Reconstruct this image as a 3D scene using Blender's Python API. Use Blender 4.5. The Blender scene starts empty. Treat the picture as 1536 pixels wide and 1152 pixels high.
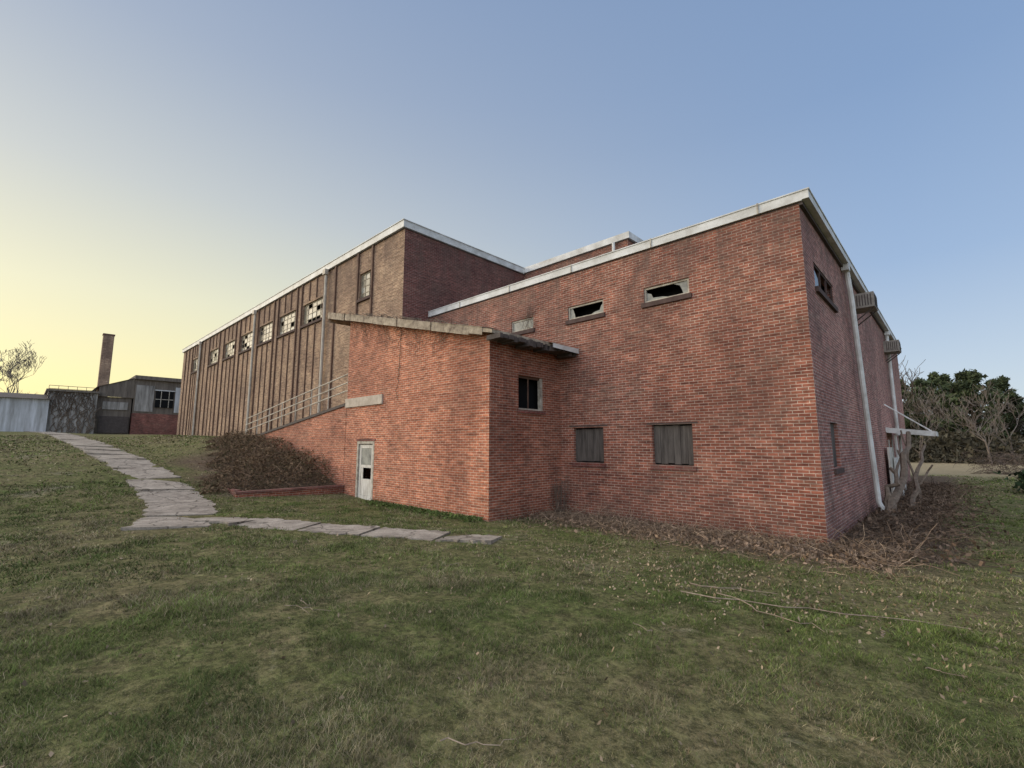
import bpy, math, random
import numpy as np
from mathutils import Vector
random.seed(7); rng=np.random.default_rng(11)
scene=bpy.context.scene
W=bpy.data.worlds.new("World"); scene.world=W; W.use_nodes=True
scene.view_settings.view_transform='Standard'; scene.view_settings.look='None'; scene.view_settings.exposure=0

# ------------------------------------------------------------------ materials
def newmat(name):
    m=bpy.data.materials.new(name); m.use_nodes=True
    nt=m.node_tree; nt.nodes.clear()
    o=nt.nodes.new('ShaderNodeOutputMaterial'); b=nt.nodes.new('ShaderNodeBsdfPrincipled')
    nt.links.new(b.outputs[0],o.inputs[0]); b.inputs['Roughness'].default_value=0.85
    b.inputs['Specular IOR Level'].default_value=0.25
    return m,nt,b
def N(nt,t,**k):
    n=nt.nodes.new(t)
    for a,v in k.items(): setattr(n,a,v)
    return n
def mixc(nt,fac,a,b,blend='MIX'):
    n=nt.nodes.new('ShaderNodeMix'); n.data_type='RGBA'; n.blend_type=blend; n.clamp_factor=True
    for s,v in ((0,fac),(6,a),(7,b)):
        if isinstance(v,(int,float)): n.inputs[s].default_value=v
        elif isinstance(v,tuple): n.inputs[s].default_value=v if len(v)==4 else v+(1,)
        else: nt.links.new(v,n.inputs[s])
    return n.outputs[2]
def noise(nt,vec,scale,detail=4,rough=.6,dist=0):
    n=nt.nodes.new('ShaderNodeTexNoise'); n.inputs['Scale'].default_value=scale
    n.inputs['Detail'].default_value=detail; n.inputs['Roughness'].default_value=rough; n.inputs['Distortion'].default_value=dist
    if vec is not None: nt.links.new(vec,n.inputs['Vector'])
    return n.outputs['Fac']
def ramp(nt,fac,stops):
    r=nt.nodes.new('ShaderNodeValToRGB'); e=r.color_ramp.elements
    while len(e)<len(stops): e.new(0.5)
    for i,(p,c) in enumerate(stops):
        e[i].position=p
        if isinstance(c,(int,float)): c=(c,c,c)
        e[i].color=tuple(c)+(1,)
    nt.links.new(fac,r.inputs[0]); return r.outputs[0]
def mapping(nt,vec,scale,loc=(0,0,0)):
    m=nt.nodes.new('ShaderNodeMapping'); m.inputs['Scale'].default_value=scale; m.inputs['Location'].default_value=loc; nt.links.new(vec,m.inputs[0]); return m.outputs[0]
def bump(nt,b,h,strength=.4,dist=.02):
    n=nt.nodes.new('ShaderNodeBump'); n.inputs['Strength'].default_value=strength; n.inputs['Distance'].default_value=dist
    nt.links.new(h,n.inputs['Height']); nt.links.new(n.outputs[0],b.inputs['Normal'])

def brick_mat(name,c1,c2,mortar,stain=.5,dark=.5,pale=.45,top=None,seed=0):
    m,nt,b=newmat(name)
    uv=N(nt,'ShaderNodeUVMap').outputs[0]; pos0=N(nt,'ShaderNodeNewGeometry').outputs['Position']
    pos=mapping(nt,pos0,(1,1,1),(seed*7.3,seed*3.1,seed*1.7))
    br=N(nt,'ShaderNodeTexBrick'); nt.links.new(uv,br.inputs['Vector'])
    br.inputs['Scale'].default_value=1.0; br.inputs['Brick Width'].default_value=.215; br.inputs['Row Height'].default_value=.0677
    br.inputs['Mortar Size'].default_value=.0075; br.inputs['Mortar Smooth'].default_value=.35; br.inputs['Bias'].default_value=-.05
    br.inputs['Color1'].default_value=c1+(1,); br.inputs['Color2'].default_value=c2+(1,); br.inputs['Mortar'].default_value=mortar+(1,)
    col=br.outputs['Color']
    cv=noise(nt,mapping(nt,uv,(2.3,14.8,1)),1.0,2,.5)
    col=mixc(nt,1.0,col,ramp(nt,cv,[(.3,.60),(.5,1.0),(.72,1.35)]),'MULTIPLY')
    n1=noise(nt,pos,.5,6,.7,.5); n2=noise(nt,mapping(nt,pos,(1,1,.5)),1.0,7,.75,.8); n3=noise(nt,pos,9,3,.6)
    col=mixc(nt,ramp(nt,n1,[(.36,0),(.60,1)]),col,mixc(nt,1.0,col,(.60,.58,.60),'MULTIPLY'))
    col=mixc(nt,ramp(nt,n2,[(.47,0),(.70,stain)]),col,(.11,.072,.057))
    n4=noise(nt,mapping(nt,pos,(.6,.6,3.2)),.9,8,.8)
    col=mixc(nt,ramp(nt,n4,[(.51,0),(.70,pale)]),col,(mortar[0]*.70,mortar[1]*.64,mortar[2]*.58))
    n6=noise(nt,mapping(nt,pos,(1.6,1.6,.16)),1.3,6,.75,.3)
    sep=N(nt,'ShaderNodeSeparateXYZ'); nt.links.new(pos0,sep.inputs[0])
    if top:
        mt=N(nt,'ShaderNodeMapRange'); nt.links.new(sep.outputs[2],mt.inputs[0]); mt.inputs[1].default_value=top-3.4;mt.inputs[2].default_value=top;mt.inputs[3].default_value=0;mt.inputs[4].default_value=1
        m2=N(nt,'ShaderNodeMath',operation='MULTIPLY'); nt.links.new(mt.outputs[0],m2.inputs[0]); nt.links.new(ramp(nt,n6,[(.42,0),(.64,.7)]),m2.inputs[1])
        col=mixc(nt,m2.outputs[0],col,(.13,.085,.068))
    col=mixc(nt,1.0,col,ramp(nt,n3,[(.3,.75),(.7,1.15)]),'MULTIPLY')
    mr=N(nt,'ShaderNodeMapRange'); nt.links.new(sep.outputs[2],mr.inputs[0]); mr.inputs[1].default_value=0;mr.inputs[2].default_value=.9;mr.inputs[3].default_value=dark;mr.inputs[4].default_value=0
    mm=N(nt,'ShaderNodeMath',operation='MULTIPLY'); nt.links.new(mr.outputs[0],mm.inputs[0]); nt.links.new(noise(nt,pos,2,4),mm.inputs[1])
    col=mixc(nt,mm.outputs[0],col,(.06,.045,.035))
    nt.links.new(col,b.inputs['Base Color']); b.inputs['Roughness'].default_value=.9
    inv=N(nt,'ShaderNodeMath',operation='SUBTRACT'); inv.inputs[0].default_value=1; nt.links.new(br.outputs['Fac'],inv.inputs[1])
    bump(nt,b,inv.outputs[0],.5,.012)
    return m
def plain(name,c,rough=.7,var=.35,scale=3,c2=None,metal=0,streak=False,bmp=0):
    m,nt,b=newmat(name); pos=N(nt,'ShaderNodeNewGeometry').outputs['Position']
    v=mapping(nt,pos,(4,4,.4)) if streak else pos
    n=noise(nt,v,scale,6,.7)
    c2=c2 or tuple(x*(1-var) for x in c)
    col=mixc(nt,ramp(nt,n,[(.35,0),(.68,1)]),c,c2)
    nt.links.new(col,b.inputs['Base Color']); b.inputs['Roughness'].default_value=rough; b.inputs['Metallic'].default_value=metal
    if bmp: bump(nt,b,n,bmp,.02)
    return m
def vcol_mat(name,rough=.9):
    m,nt,b=newmat(name); a=N(nt,'ShaderNodeAttribute',attribute_name='Col')
    nt.links.new(a.outputs['Color'],b.inputs['Base Color']); b.inputs['Roughness'].default_value=rough
    b.inputs['Specular IOR Level'].default_value=.1
    return m

M={}
M['brick']=brick_mat('brick_red',(.385,.128,.076),(.225,.072,.046),(.55,.43,.335),.55,.5,.35,top=7.2)
M['brickR']=brick_mat('brick_red_end',(.46,.18,.13),(.31,.115,.085),(.62,.51,.44),.6,.5,.5,top=7.2,seed=1)
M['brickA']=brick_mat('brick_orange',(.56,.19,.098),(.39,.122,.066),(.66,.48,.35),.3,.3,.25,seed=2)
M['brickAE']=brick_mat('brick_orange_shaded',(.42,.125,.065),(.29,.082,.045),(.56,.42,.31),.4,.4,.22,seed=6)  # darker copy of brickA: shade of the east face put into the colour
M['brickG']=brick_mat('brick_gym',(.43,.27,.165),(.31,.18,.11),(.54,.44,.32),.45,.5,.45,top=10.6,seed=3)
M['brickE']=brick_mat('brick_gym_shaded',(.22,.072,.054),(.15,.05,.04),(.32,.22,.18),.5,.5,.35,top=10.6,seed=4)  # gym brick with the east wall's shade painted in as a darker tone
M['brickD']=brick_mat('brick_dark',(.30,.09,.065),(.20,.065,.05),(.34,.24,.19),.6)
M['white']=plain('white_metal_trim',(.68,.67,.64),.5,.3,1.6,(.40,.38,.34))
M['fdark']=plain('dark_coping',(.10,.08,.07),.8,.4,5)
M['roof']=plain('roof_membrane',(.22,.21,.2),.9,.3,2)
M['wood']=plain('weathered_board',(.13,.11,.095),.9,.6,2.5,(.042,.034,.03),streak=True,bmp=.3)
M['rwood']=plain('rotten_fascia',(.46,.38,.28),.9,.5,4,(.13,.095,.07),bmp=.3)
M['sill']=plain('sill_dark',(.10,.065,.055),.9,.4,6)
M['frame']=plain('window_frame_paint',(.52,.47,.38),.7,.5,6,(.22,.18,.14))
M['gframe']=plain('gym_window_frame',(.34,.29,.21),.7,.5,6,(.16,.12,.09))
M['rib']=plain('steel_rib',(.16,.095,.065),.8,.4,4,(.08,.045,.033))
M['black']=plain('dark_interior',(.008,.008,.008),1,.3,2)
M['glassL']=plain('dirty_glass',(.34,.33,.28),.3,.5,3,(.16,.155,.14))
M['glassG']=plain('dusty_pane',(.24,.215,.16),.3,.5,3,(.10,.09,.07))
M['glassD']=plain('dark_glass',(.03,.03,.032),.15,.3,3)
m,nt,b=newmat('concrete'); pos=N(nt,'ShaderNodeNewGeometry').outputs['Position']
n=noise(nt,pos,1.9,7,.75,.5); n2=noise(nt,pos,30,3,.7)
col=mixc(nt,ramp(nt,n,[(.34,0),(.64,1)]),(.43,.365,.29),(.19,.155,.12))
col=mixc(nt,1.0,col,ramp(nt,n2,[(.3,.7),(.7,1.15)]),'MULTIPLY')
vo=N(nt,'ShaderNodeTexVoronoi',feature='DISTANCE_TO_EDGE'); vo.inputs['Scale'].default_value=.9
wv=N(nt,'ShaderNodeVectorMath',operation='ADD'); nt.links.new(pos,wv.inputs[0])
nn=N(nt,'ShaderNodeTexNoise'); nn.inputs['Scale'].default_value=3; nt.links.new(pos,nn.inputs['Vector'])
sc=N(nt,'ShaderNodeVectorMath',operation='SCALE'); sc.inputs['Scale'].default_value=.35; nt.links.new(nn.outputs['Color'],sc.inputs[0]); nt.links.new(sc.outputs[0],wv.inputs[1])
nt.links.new(wv.outputs[0],vo.inputs['Vector'])
col=mixc(nt,ramp(nt,vo.outputs['Distance'],[(.006,.8),(.02,0)]),col,(.07,.055,.04))
nt.links.new(col,b.inputs['Base Color']); bump(nt,b,n2,.5,.02); b.inputs['Roughness'].default_value=.92
M['conc']=m
M['concL']=plain('concrete_lintel',(.54,.46,.37),.9,.4,3,(.33,.27,.21),bmp=.3)
M['conc2']=plain('stained_concrete_wall',(.42,.39,.35),.9,.4,.8,(.11,.095,.08),streak=True)
M['wwall']=plain('white_painted_wall',(.62,.62,.62),.9,.4,.7,(.30,.29,.27),streak=True)
M['drab']=plain('weathered_siding',(.20,.165,.13),.9,.4,1.2,(.10,.08,.065),streak=True)
M['pipe']=plain('galvanised_pipe',(.52,.46,.38),.5,.4,2,(.29,.25,.20))
M['door']=plain('door_panel',(.74,.70,.62),.8,.6,5,(.34,.29,.23),streak=True)
M['ac']=plain('ac_casing',(.30,.27,.23),.6,.4,6,(.16,.13,.11))
M['bark']=plain('bark',(.20,.15,.11),.95,.5,9,(.08,.06,.045),bmp=.5)
M['stick']=plain('dry_stick',(.34,.26,.19),.95,.5,9,(.16,.115,.085))
M['barkfar']=plain('bark_far',(.20,.165,.14),.95,.4,3)
M['veg']=vcol_mat('vegetation')

# ------------------------------------------------------------------ mesh builder
class MB:
    def __init__(s): s.v=[];s.f=[];s.uv=[];s.mi=[];s.mats=[]
    def mid(s,k):
        if k not in s.mats: s.mats.append(k)
        return s.mats.index(k)
    def poly(s,pts,mat,uv=None):
        i=len(s.v); s.v+= [tuple(p) for p in pts]; s.f.append(tuple(range(i,i+len(pts)))); s.mi.append(s.mid(mat))
        if uv is None:
            a=Vector(pts[1])-Vector(pts[0]); b=Vector(pts[-1])-Vector(pts[0]); n=a.cross(b)
            ax=[abs(n.x),abs(n.y),abs(n.z)]; k=ax.index(max(ax))
            uv=[(p[1],p[2]) if k==0 else ((p[0],p[2]) if k==1 else (p[0],p[1])) for p in pts]
        s.uv+=uv
    def box(s,x0,x1,y0,y1,z0,z1,mat):
        if x0>x1:x0,x1=x1,x0
        if y0>y1:y0,y1=y1,y0
        P=lambda x,y,z:(x,y,z)
        s.poly([P(x0,y0,z0),P(x1,y0,z0),P(x1,y0,z1),P(x0,y0,z1)],mat)
        s.poly([P(x1,y1,z0),P(x0,y1,z0),P(x0,y1,z1),P(x1,y1,z1)],mat)
        s.poly([P(x0,y1,z0),P(x0,y0,z0),P(x0,y0,z1),P(x0,y1,z1)],mat)
        s.poly([P(x1,y0,z0),P(x1,y1,z0),P(x1,y1,z1),P(x1,y0,z1)],mat)
        s.poly([P(x0,y0,z1),P(x1,y0,z1),P(x1,y1,z1),P(x0,y1,z1)],mat)
        s.poly([P(x0,y1,z0),P(x1,y1,z0),P(x1,y0,z0),P(x0,y0,z0)],mat)
    def wall(s,ax,c,a0,a1,z0,z1,ops,mat,inn,top=None,rev=.18):
        A=sorted(set([a0,a1]+[o[0] for o in ops]+[o[1] for o in ops])); Z=sorted(set([z0,z1]+[o[2] for o in ops]+[o[3] for o in ops]))
        pt=(lambda a,z,d=0:(a,c+inn*d,z)) if ax==1 else (lambda a,z,d=0:(c+inn*d,a,z))
        for i in range(len(A)-1):
            for j in range(len(Z)-1):
                am=(A[i]+A[i+1])/2; zm=(Z[j]+Z[j+1])/2
                if any(o[0]<am<o[1] and o[2]<zm<o[3] for o in ops): continue
                q=[pt(A[i],Z[j]),pt(A[i+1],Z[j]),pt(A[i+1],Z[j+1]),pt(A[i],Z[j+1])]
                s.poly(q,mat,[(A[i],Z[j]),(A[i+1],Z[j]),(A[i+1],Z[j+1]),(A[i],Z[j+1])])
        if top:
            s.poly([pt(a0,z1),pt(a1,z1),pt(a1,top[1]),pt(a0,top[0])],mat,[(a0,z1),(a1,z1),(a1,top[1]),(a0,top[0])])
        for o in ops:
            a,b,zz0,zz1=o[:4]
            for (p,q) in (((a,zz0),(a,zz1)),((b,zz0),(b,zz1))):
                s.poly([pt(*p),pt(*q),pt(q[0],q[1],rev),pt(p[0],p[1],rev)],mat,[(0,p[1]),(0,q[1]),(rev,q[1]),(rev,p[1])])
            for zz in (zz0,zz1):
                s.poly([pt(a,zz),pt(b,zz),pt(b,zz,rev),pt(a,zz,rev)],mat,[(a,0),(b,0),(b,rev),(a,rev)])
    def tube(s,pts,radii,mat,n=6):
        base=len(s.v); mi=s.mid(mat); L=len(pts)
        for k,p in enumerate(pts):
            p=Vector(p); d=(Vector(pts[min(k+1,L-1)])-Vector(pts[max(k-1,0)]))
            if d.length<1e-6: d=Vector((0,0,1))
            d.normalize(); a=d.orthogonal().normalized() if abs(d.z)>.9 else d.cross(Vector((0,0,1))).normalized(); b=d.cross(a)
            r=radii[k] if hasattr(radii,'__len__') else radii
            for j in range(n):
                t=2*math.pi*j/n; s.v.append(tuple(p+(a*math.cos(t)+b*math.sin(t))*r))
        for k in range(L-1):
            for j in range(n):
                j2=(j+1)%n
                s.f.append((base+k*n+j,base+k*n+j2,base+(k+1)*n+j2,base+(k+1)*n+j)); s.mi.append(mi); s.uv+=[(0,0)]*4
        for e in (0,L-1):
            s.f.append(tuple(base+e*n+j for j in range(n))); s.mi.append(mi); s.uv+=[(0,0)]*n
    def obj(s,name,parent=None,smooth=False):
        me=bpy.data.meshes.new(name); me.from_pydata(s.v,[],s.f)
        for k in s.mats: me.materials.append(M[k])
        me.polygons.foreach_set('material_index',s.mi)
        ul=me.uv_layers.new(name='UVMap'); ul.data.foreach_set('uv',np.array(s.uv,dtype=np.float32).ravel())
        if smooth: me.polygons.foreach_set('use_smooth',[True]*len(s.f))
        me.update(); o=bpy.data.objects.new(name,me); scene.collection.objects.link(o)
        if parent: o.parent=parent
        return o
def empty(name,loc=(0,0,0)):
    o=bpy.data.objects.new(name,None); o.location=loc; scene.collection.objects.link(o); return o
def raw(name,verts,faces_n,cols,parent=None):
    verts=np.asarray(verts,dtype=np.float32); n=len(verts); k=faces_n; nf=n//k
    me=bpy.data.meshes.new(name); me.vertices.add(n); me.vertices.foreach_set('co',verts.ravel())
    me.loops.add(n); me.loops.foreach_set('vertex_index',np.arange(n,dtype=np.int32))
    me.polygons.add(nf); me.polygons.foreach_set('loop_start',np.arange(0,n,k,dtype=np.int32)); 
    me.polygons.foreach_set('loop_total',np.full(nf,k,dtype=np.int32))
    a=me.color_attributes.new('Col','FLOAT_COLOR','POINT')
    c=np.ones((n,4),dtype=np.float32); c[:,:3]=cols; a.data.foreach_set('color',c.ravel())
    me.materials.append(M['veg']); me.update(calc_edges=True); me.validate()
    o=bpy.data.objects.new(name,me); scene.collection.objects.link(o)
    if parent:o.parent=parent
    return o

# ------------------------------------------------------------------ terrain
def sstep(x,a,b):
    t=np.clip((x-a)/(b-a),0,1); return t*t*(3-2*t)
def vnoise(x,y,s,seed=0):
    x=np.asarray(x)/s;y=np.asarray(y)/s
    return (np.sin(x*1.7+seed)*np.cos(y*1.3+seed*2.1)+np.sin(x*.9-y*1.9+seed*.7)+np.sin(x*2.9+y*2.3+seed*1.3)*.5)/2.5
LAT=np.random.default_rng(99).random((256,256))
def fnoise(x,y,s,oct=4,rough=.6,seed=0):
    """lattice value noise, 0..1, mean .5"""
    out=0;amp=1;tot=0
    for k in range(oct):
        X=np.asarray(x)/s+seed*17.3+k*31.7+500;Y=np.asarray(y)/s+seed*9.1+k*11.9+500
        xi=np.floor(X).astype(int);yi=np.floor(Y).astype(int);fx=X-xi;fy=Y-yi
        fx=fx*fx*(3-2*fx);fy=fy*fy*(3-2*fy)
        g=lambda a,b_:LAT[a%256,b_%256]
        out=out+amp*((g(xi,yi)*(1-fx)+g(xi+1,yi)*fx)*(1-fy)+(g(xi,yi+1)*(1-fx)+g(xi+1,yi+1)*fx)*fy)
        tot+=amp;amp*=rough;s=s/2.1
    return out/tot
def height(u,v):
    u=np.asarray(u,dtype=float); v=np.asarray(v,dtype=float); r=-u
    zl=np.interp(r,[9,11.5,14,17,21,28.7,40,50,60,90],[0,.02,.17,.58,1.1,1.68,2.25,2.6,2.85,3.0])
    fade=1-sstep(-v,40,120)
    base=.035*np.clip(-v,0,9.5)*(1-sstep(u,6,30)*.6)
    z=zl*fade+base
    bank=np.interp(r,[14.1,16,20,24,30,40,50,60],[.42,.95,1.7,2.28,2.45,2.7,2.9,3.05])
    w=1-sstep(-v,3.6,7.2)
    w=w*(r>14.1)
    z=np.where(r>14.1,z+(np.maximum(bank,z)-z)*w,z)
    near=np.exp(-((u+2)**2+(v+9)**2)/900)
    z=z+vnoise(u,v,3.1,2)*.018*near+vnoise(u,v,1.1,5)*.008*near
    return z
def axis(segs):
    out=[]
    for a,b,st in segs:
        n=max(1,int(round((b-a)/st))); out+=list(np.linspace(a,b,n,endpoint=False))
    out.append(segs[-1][1]); return np.array(out)
U=axis([(-900,-300,60),(-300,-80,12),(-80,-30,1),(-30,-14.13,.22),(-14.13,-14.07,.06),(-14.07,8,.2),(8,30,1),(30,300,15),(300,900,75)])
V=axis([(-600,-100,50),(-100,-16,4),(-16,-13,.4),(-13,2,.18),(2,30,.5),(30,80,3),(80,300,15),(300,1200,75)])
UU,VV=np.meshgrid(U,V,indexing='ij'); ZZ=height(UU,VV)
nu,nv=len(U),len(V)
co=np.stack([UU,VV,ZZ],-1).reshape(-1,3)
idx=np.arange(nu*nv).reshape(nu,nv)
F=np.stack([idx[:-1,:-1],idx[1:,:-1],idx[1:,1:],idx[:-1,1:]],-1).reshape(-1,4)
me=bpy.data.meshes.new('ground'); me.from_pydata(co.tolist(),[],F.tolist())
def dirtmask(u,v):
    n=vnoise(u,v,.6,3)*.35+vnoise(u,v,.25,8)*.2
    n=n+(fnoise(u,v,.8,3,.6,5)-.5)*1.2
    d1=(1-sstep(-v,1.0,2.7+n))*(u>-7.2)*(u<2.5)*(v<1)
    d1=d1*sstep(u,-7.0,-6.0)*(1-sstep(u+n*.5,.6,1.8))
    d2=(1-sstep(u+n*.8,1.3,2.3))*(u>-.3)*sstep(v+n,-1.9,0)*(v<30)
    d3=((u<-14.1)*(u>-26)*(1-sstep(-v+n,6.0,7.4))*sstep(-u,14,14.4)*(1-sstep(-u,20,24)))
    return np.clip(np.maximum(np.maximum(d1,d2),d3),0,1)
def path_d(u,v,ctr):
    d=np.full(np.shape(u),99.)
    for (a0,b0),(a1,b1) in zip(ctr,ctr[1:]):
        L=(a1-a0)**2+(b1-b0)**2; t=np.clip(((u-a0)*(a1-a0)+(v-b0)*(b1-b0))/L,0,1)
        d=np.minimum(d,np.hypot(u-a0-t*(a1-a0),v-b0-t*(b1-b0)))
    return d
PATH1=[(-75,-11.5),(-50,-9.5),(-35,-8.95),(-24,-8.45),(-18,-8.0),(-14,-7.9),(-11.6,-8.2),(-9.6,-8.85)]
PATH2=[(-11.0,-8.0),(-10.2,-7.6),(-9.1,-7.15),(-7.0,-5.95),(-4.55,-4.55)]
dm=dirtmask(UU,VV).reshape(-1)
a=me.color_attributes.new('Col','FLOAT_COLOR','POINT'); c=np.ones((len(dm),4),dtype=np.float32); c[:,0]=dm; c[:,1]=0;c[:,2]=0; a.data.foreach_set('color',c.ravel())
m,nt,b=newmat('grass_ground'); pos=N(nt,'ShaderNodeNewGeometry').outputs['Position']
n1=noise(nt,pos,.28,6,.65,.4); n2=noise(nt,pos,1.7,6,.75); n3=noise(nt,pos,14,5,.75); n5=noise(nt,pos,80,3,.7); n7=noise(nt,pos,.55,6,.7,.6); n8=noise(nt,pos,4.5,6,.8)
g=mixc(nt,ramp(nt,n1,[(.38,0),(.6,1)]),(.125,.145,.045),(.19,.165,.075))
g=mixc(nt,ramp(nt,n2,[(.45,0),(.66,.8)]),g,(.25,.195,.105))
g=mixc(nt,ramp(nt,n7,[(.60,0),(.70,.6)]),g,(.36,.31,.22))
g=mixc(nt,1.0,g,ramp(nt,n8,[(.36,.55),(.5,1.0),(.64,1.45)]),'MULTIPLY')
g=mixc(nt,ramp(nt,n3,[(.38,.8),(.55,0)]),g,(.045,.045,.02))
g=mixc(nt,ramp(nt,n5,[(.55,0),(.70,.6)]),g,(.36,.30,.18))
sep=N(nt,'ShaderNodeSeparateXYZ'); nt.links.new(pos,sep.inputs[0])
mr=N(nt,'ShaderNodeMapRange',interpolation_type='SMOOTHSTEP'); nt.links.new(sep.outputs[1],mr.inputs[0]); mr.inputs[1].default_value=24;mr.inputs[2].default_value=36
fn=noise(nt,mapping(nt,pos,(1,.2,1)),.25,5,.7)
g=mixc(nt,mr.outputs[0],g,mixc(nt,fn,(.24,.20,.11),(.40,.31,.20)))
at=N(nt,'ShaderNodeAttribute',attribute_name='Col'); s2=N(nt,'ShaderNodeSeparateColor'); nt.links.new(at.outputs['Color'],s2.inputs[0])
dcol=mixc(nt,ramp(nt,n3,[(.35,0),(.65,1)]),(.06,.042,.03),(.19,.135,.09))
g=mixc(nt,s2.outputs[0],g,dcol)
nt.links.new(g,b.inputs['Base Color']); b.inputs['Roughness'].default_value=.95; b.inputs['Specular IOR Level'].default_value=.05
mh=N(nt,'ShaderNodeMath',operation='ADD'); nt.links.new(n3,mh.inputs[0]); nt.links.new(n8,mh.inputs[1])
bump(nt,b,mh.outputs[0],.9,.08)
M['ground']=m; me.materials.append(m); me.polygons.foreach_set('use_smooth',[True]*len(me.polygons)); me.update()
g_o=bpy.data.objects.new('ground',me); scene.collection.objects.link(g_o)
def hz(u,v): return float(height(u,v))

# ------------------------------------------------------------------ sidewalk
def walk(name,ctr,w,slab=1.5):
    mb=MB(); P=[Vector((a,b_,0)) for a,b_ in ctr]
    fine=[]
    for i in range(len(P)-1):
        p0=P[max(i-1,0)];p1=P[i];p2=P[i+1];p3=P[min(i+2,len(P)-1)]
        for k in range(24):
            t=k/24; fine.append(.5*((2*p1)+(p2-p0)*t+(2*p0-5*p1+4*p2-p3)*t*t+(3*p1-p0-3*p2+p3)*t**3))
    fine.append(P[-1])
    acc=0;cuts=[fine[0]]
    for a_,b_ in zip(fine,fine[1:]):
        acc+=(b_-a_).length
        if acc>=slab: cuts.append(b_);acc=0
    if (fine[-1]-cuts[-1]).length>.5: cuts.append(fine[-1])
    for i in range(len(cuts)-1):
        a_,b_=cuts[i],cuts[i+1]
        da=((cuts[i+1]-cuts[max(i-1,0)]).normalized()); db=((cuts[min(i+2,len(cuts)-1)]-cuts[i]).normalized())
        na=Vector((-da.y,da.x,0));nb=Vector((-db.y,db.x,0))
        g_=.022; tilt=random.uniform(-.05,.06); roll=random.uniform(-.03,.03); lift=random.uniform(-.008,.012)
        n=10; top=[]
        for k in range(n+1):
            t=k/n; row=[]
            c_=a_.lerp(b_,g_+(1-2*g_)*t); nn=na.lerp(nb,t)
            for q in (-1,-.5,0,.5,1):
                jag=random.uniform(-.12,.05) if abs(q)==1 else 0
                p=c_+nn*(w/2*q+jag*(1 if q>0 else -1)); row.append((p.x,p.y,hz(p.x,p.y)+.026+lift+tilt*(t-.5)*.8+roll*q))
            top.append(row)
        for k in range(n):
            for q in range(4):
                mb.poly([top[k][q],top[k+1][q],top[k+1][q+1],top[k][q+1]],'conc')
        for q in (0,4):
            for k in range(n):
                x,y=top[k][q],top[k+1][q]; mb.poly([x,y,(y[0],y[1],y[2]-.14),(x[0],x[1],x[2]-.14)],'conc')
        for k in (0,n):
            for q in range(4):
                x,y=top[k][q],top[k][q+1]; mb.poly([x,y,(y[0],y[1],y[2]-.14),(x[0],x[1],x[2]-.14)],'conc')
    return mb.obj(name)
walk('concrete_path',PATH1,1.5,1.9)
walk('concrete_path',PATH2,.95,1.5)

# ------------------------------------------------------------------ building
B=empty('brick_school_building')
mb=MB()
frontops=[(-3.68,-2.46,5.72,6.13),(-6.18,-4.93,5.72,6.13),(-8.55,-7.57,5.73,6.12),(-6.05,-5.04,1.5,2.48),(-3.6,-2.56,1.5,2.5)]
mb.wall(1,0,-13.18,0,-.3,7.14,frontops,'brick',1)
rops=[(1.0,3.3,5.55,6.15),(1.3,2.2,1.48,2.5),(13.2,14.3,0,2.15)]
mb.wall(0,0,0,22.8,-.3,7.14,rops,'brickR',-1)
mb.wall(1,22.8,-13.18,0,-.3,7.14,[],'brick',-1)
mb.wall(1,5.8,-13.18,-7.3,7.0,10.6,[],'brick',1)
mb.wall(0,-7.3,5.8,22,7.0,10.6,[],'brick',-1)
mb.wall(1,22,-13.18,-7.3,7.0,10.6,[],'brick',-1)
mb.obj('low_block_walls',B)
mb=MB()
mb.box(-13.18,-.0,.0,22.8,7.14,7.2,'fdark')
mb.box(-13.18,.07,-.07,-.02,7.17,7.37,'white'); mb.box(-13.18,0,-.02,.002,7.2,7.22,'fdark')
mb.box(.07,.20,-.07,22.8,7.19,7.37,'white'); mb.box(0.002,.07,-.018,22.8,7.10,7.3,'fdark')
mb.box(-13.18,.22,-.09,-.02,7.372,7.40,'white'); mb.box(.13,.22,-.018,22.8,7.372,7.40,'white')
mb.box(-13.18,.12,-.015,22.8,7.33,7.36,'roof')
mb.box(-13.1,-7.18,5.70,5.76,10.62,10.9,'white'); mb.box(-7.24,-7.18,5.762,22.1,10.62,10.9,'white'); mb.box(-13.1,-7.25,5.765,22,10.6,10.85,'roof')
mb.tube([(-7.9,5.66,10.6),(-7.9,5.66,7.3)],.07,'white',8)
for k in range(5): mb.box(-11.2+k*2.6,-11.17+k*2.6,-.095,-.071,7.16,7.41,'frame')
mb.obj('low_block_roof',B)

# gym
wins=[(-7.1,-9.6),(-10.4,-12.95),(-13.8,-16.3),(-17.25,-19.9),(-21.0,-23.6),(-24.95,-27.6),(-31.0,-33.0)]
gx=-13.18
mb=MB()
gops=[(gx-3.5,gx-2.42,8.35,9.55)]+[(gx+b_,gx+a_,8.25,9.4) for a_,b_ in wins]
mb.wall(1,-1.3,-49.9,gx,-.3,10.55,gops,'brickG',1)
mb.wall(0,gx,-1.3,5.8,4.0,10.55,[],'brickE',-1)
mb.wall(0,-49.9,-1.3,22,-.3,10.55,[],'brickG',1)
mb.wall(1,22,-49.9,gx,0,10.55,[],'brickG',-1)
mb.obj('gym_walls',B)
mb=MB()
mb.box(-50.05,gx+.09,-1.42,-1.37,10.58,10.86,'white'); mb.box(gx+.04,gx+.09,-1.368,5.7,10.58,10.86,'white')
mb.box(-50.0,gx+.04,-1.368,22,10.56,10.82,'roof')
mb.box(-50.05,gx+.12,-1.45,-1.36,10.863,10.89,'white'); mb.box(gx+.03,gx+.12,-1.358,5.7,10.863,10.89,'white')
mb.obj('gym_roof',B)
mb=MB()
ribs=set([-2.36,-3.62,-5.8])
for a_,b_ in wins:
    ribs|={a_+.1,b_-.1}
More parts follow.
